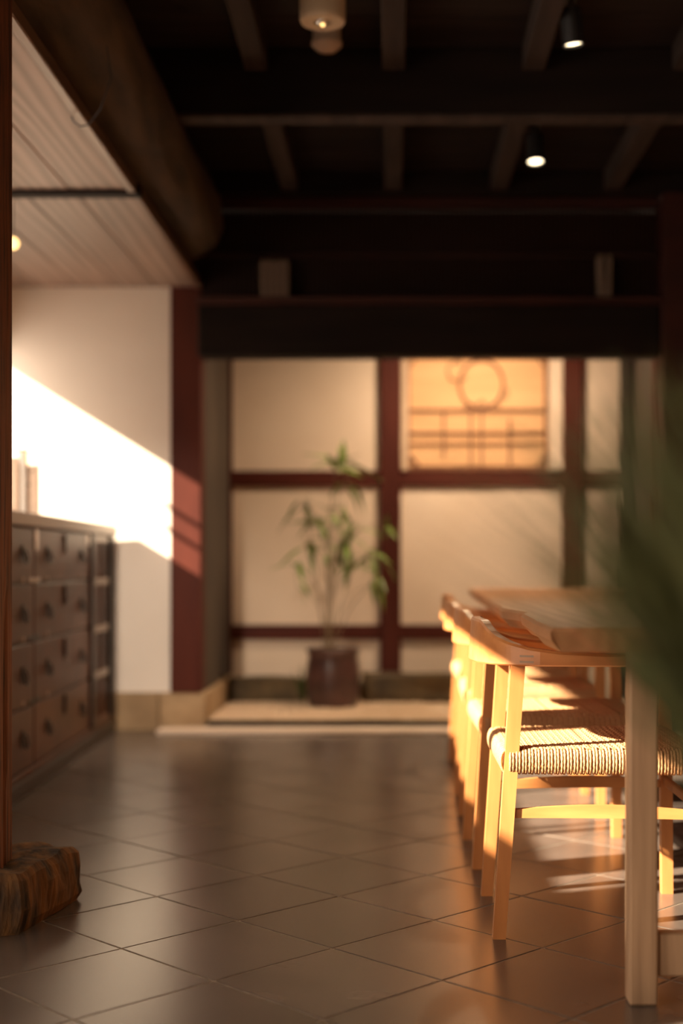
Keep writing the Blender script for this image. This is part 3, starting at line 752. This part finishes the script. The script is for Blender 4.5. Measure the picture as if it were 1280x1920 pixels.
# =================================================================== CEILING FITTINGS
t = thing('emergency_lamp', 'cream cylindrical ceiling lamp with a small chrome lens, the larger round fitting', 'ceiling lamp', (-.212, 4.13, ZC-.014))
obj('housing', lath([(.070, .013), (.070, -.150), (.066, -.160), (.030, -.160), (.026, -.152), (.001, -.150)], seg=40), M['cream_plastic'], t, False)
obj('reflector', lath([(.024, -.1515), (.018, -.162), (.004, -.165), (.0005, -.165)], seg=16), M['chrome'], t, True)
obj('bulb', lath([(.001, -.172), (.006, -.169), (.007, -.162), (.004, -.160)], seg=12), M['bulb_dim'], t, True)
t = thing('smoke_detector', 'small round pale smoke detector behind the cream lamp', 'smoke detector', (-.222, 4.60, ZC))
obj('base', lath([(.048, 0), (.048, -.05), (.052, -.052), (.052, -.062), (.044, -.072)], seg=36), M['white_plastic'], t)
obj('sensor_cap', lath([(.036, -.071), (.034, -.080), (.020, -.084), (.001, -.084)], seg=30), M['white_plastic'], t, True)
def spot(x, y, ztop, aim, lab, power):
    t = thing('spotlight', lab, 'spotlight', (x, y, ztop), 0, 'black spotlights under the joist')
    obj('mount', bx(-.018, .018, -.05, .05, -.012, 0, bev=.002), M['black_metal'], t)
    q = Vector(aim).to_track_quat('-Z', 'Y').to_matrix().to_4x4()
    a = obj('stem', tb([(0, 0, -.012), (0, 0, -.05)], .006), M['black_metal'], t)
    h = obj('lamp_head', lath([(.001, .05), (.030, .05), (.034, .046), (.034, -.065), (.031, -.065), (.028, -.055), (.001, -.053)], seg=28), M['black_metal'], t)
    h.matrix_local = Matrix.Translation((0, 0, -.09)) @ q
    l = obj('lens', lath([(.030, -.0575), (.001, -.0578)], seg=24), M['bulb'], h)
    ld = bpy.data.lights.new('spot_beam', 'SPOT'); lo = bpy.data.objects.new('spot_beam', ld); C.objects.link(lo)
    ld.energy = power; ld.color = (1, .72, .42); ld.spot_size = math.radians(125); ld.spot_blend = .8; ld.shadow_soft_size = .03
    lo.location = Vector((x, y, ztop-.09))+Vector(aim).normalized()*.075; lo.rotation_euler = Vector(aim).to_track_quat('-Z', 'Y').to_euler()
spot(.572, 4.33, 2.60, (.12, .10, -1), 'black cylinder spotlight nearest, at the top of the picture', 12)
spot(.574, 5.45, 2.55, (.02, -.20, -1), 'black cylinder spotlight behind the crossbeam with a bright round lens', 70)
# alcove downlight (hidden above the opening)
t = thing('alcove_downlight', 'round downlight in the alcove ceiling', 'ceiling lamp', (.45, 6.75, 2.2))
obj('trim_ring', lath([(.05, 0), (.05, -.008), (.04, -.010), (.038, 0)], seg=24), M['black_metal'], t)
obj('lens', lath([(.036, -.002), (.001, -.0025)], seg=20), M['bulb'], t)
ld = bpy.data.lights.new('alcove_beam', 'AREA'); lo = bpy.data.objects.new('alcove_beam', ld); C.objects.link(lo)
ld.shape = 'DISK'; ld.size = .25; ld.energy = 28; ld.color = (1, .72, .48); lo.location = (.45, 6.75, 2.18); lo.rotation_euler = (0, 0, 0)

# =================================================================== FOREGROUND GRASS
gx, gy = .285, 1.0
t = thing('potted_grass', 'blurred dark green grass arching in from the right edge in front of the table', 'potted plant', (gx, gy, 0))
obj('planter', lath([(.10, 0), (.085, .02), (.060, .3), (.052, .60), (.055, .625), (.048, .625), (.044, .60), (.001, .595)], seg=32), M['pot'], t, True)
bm = bmesh.new(); rnd = random.Random(21)
for k in range(540):
    th = rnd.triangular(-.30, 1.1, .28); L = rnd.uniform(.13, .42); yy = rnd.uniform(-.45, .45); drp = rnd.uniform(.05, .6)
    p = Vector((rnd.uniform(-.04, .04), rnd.uniform(-.04, .04), .59)); pts = []; n = 9
    for i in range(n):
        pts.append(p.copy()); tt = th*(.6+.4*i/n)+drp*(i/n)**2*(1 if th > 0 else -1)
        st = L/n; p = p+Vector((-math.sin(tt)*st, math.sin(yy)*st*.7, math.cos(tt)*st))
    side = Vector((rnd.uniform(.6, 1), rnd.uniform(-.8, .8), 0)).normalized(); prev = None
    for i, q in enumerate(pts):
        wd = .0018*(1-(i/n)**2)+.0003
        A = (bm.verts.new(q-side*wd), bm.verts.new(q+side*wd))
        if prev: bm.faces.new((prev[0], prev[1], A[1], A[0]))
        prev = A
o = obj('grass_blades', bm, M['grass'], t); o['kind'] = 'stuff'
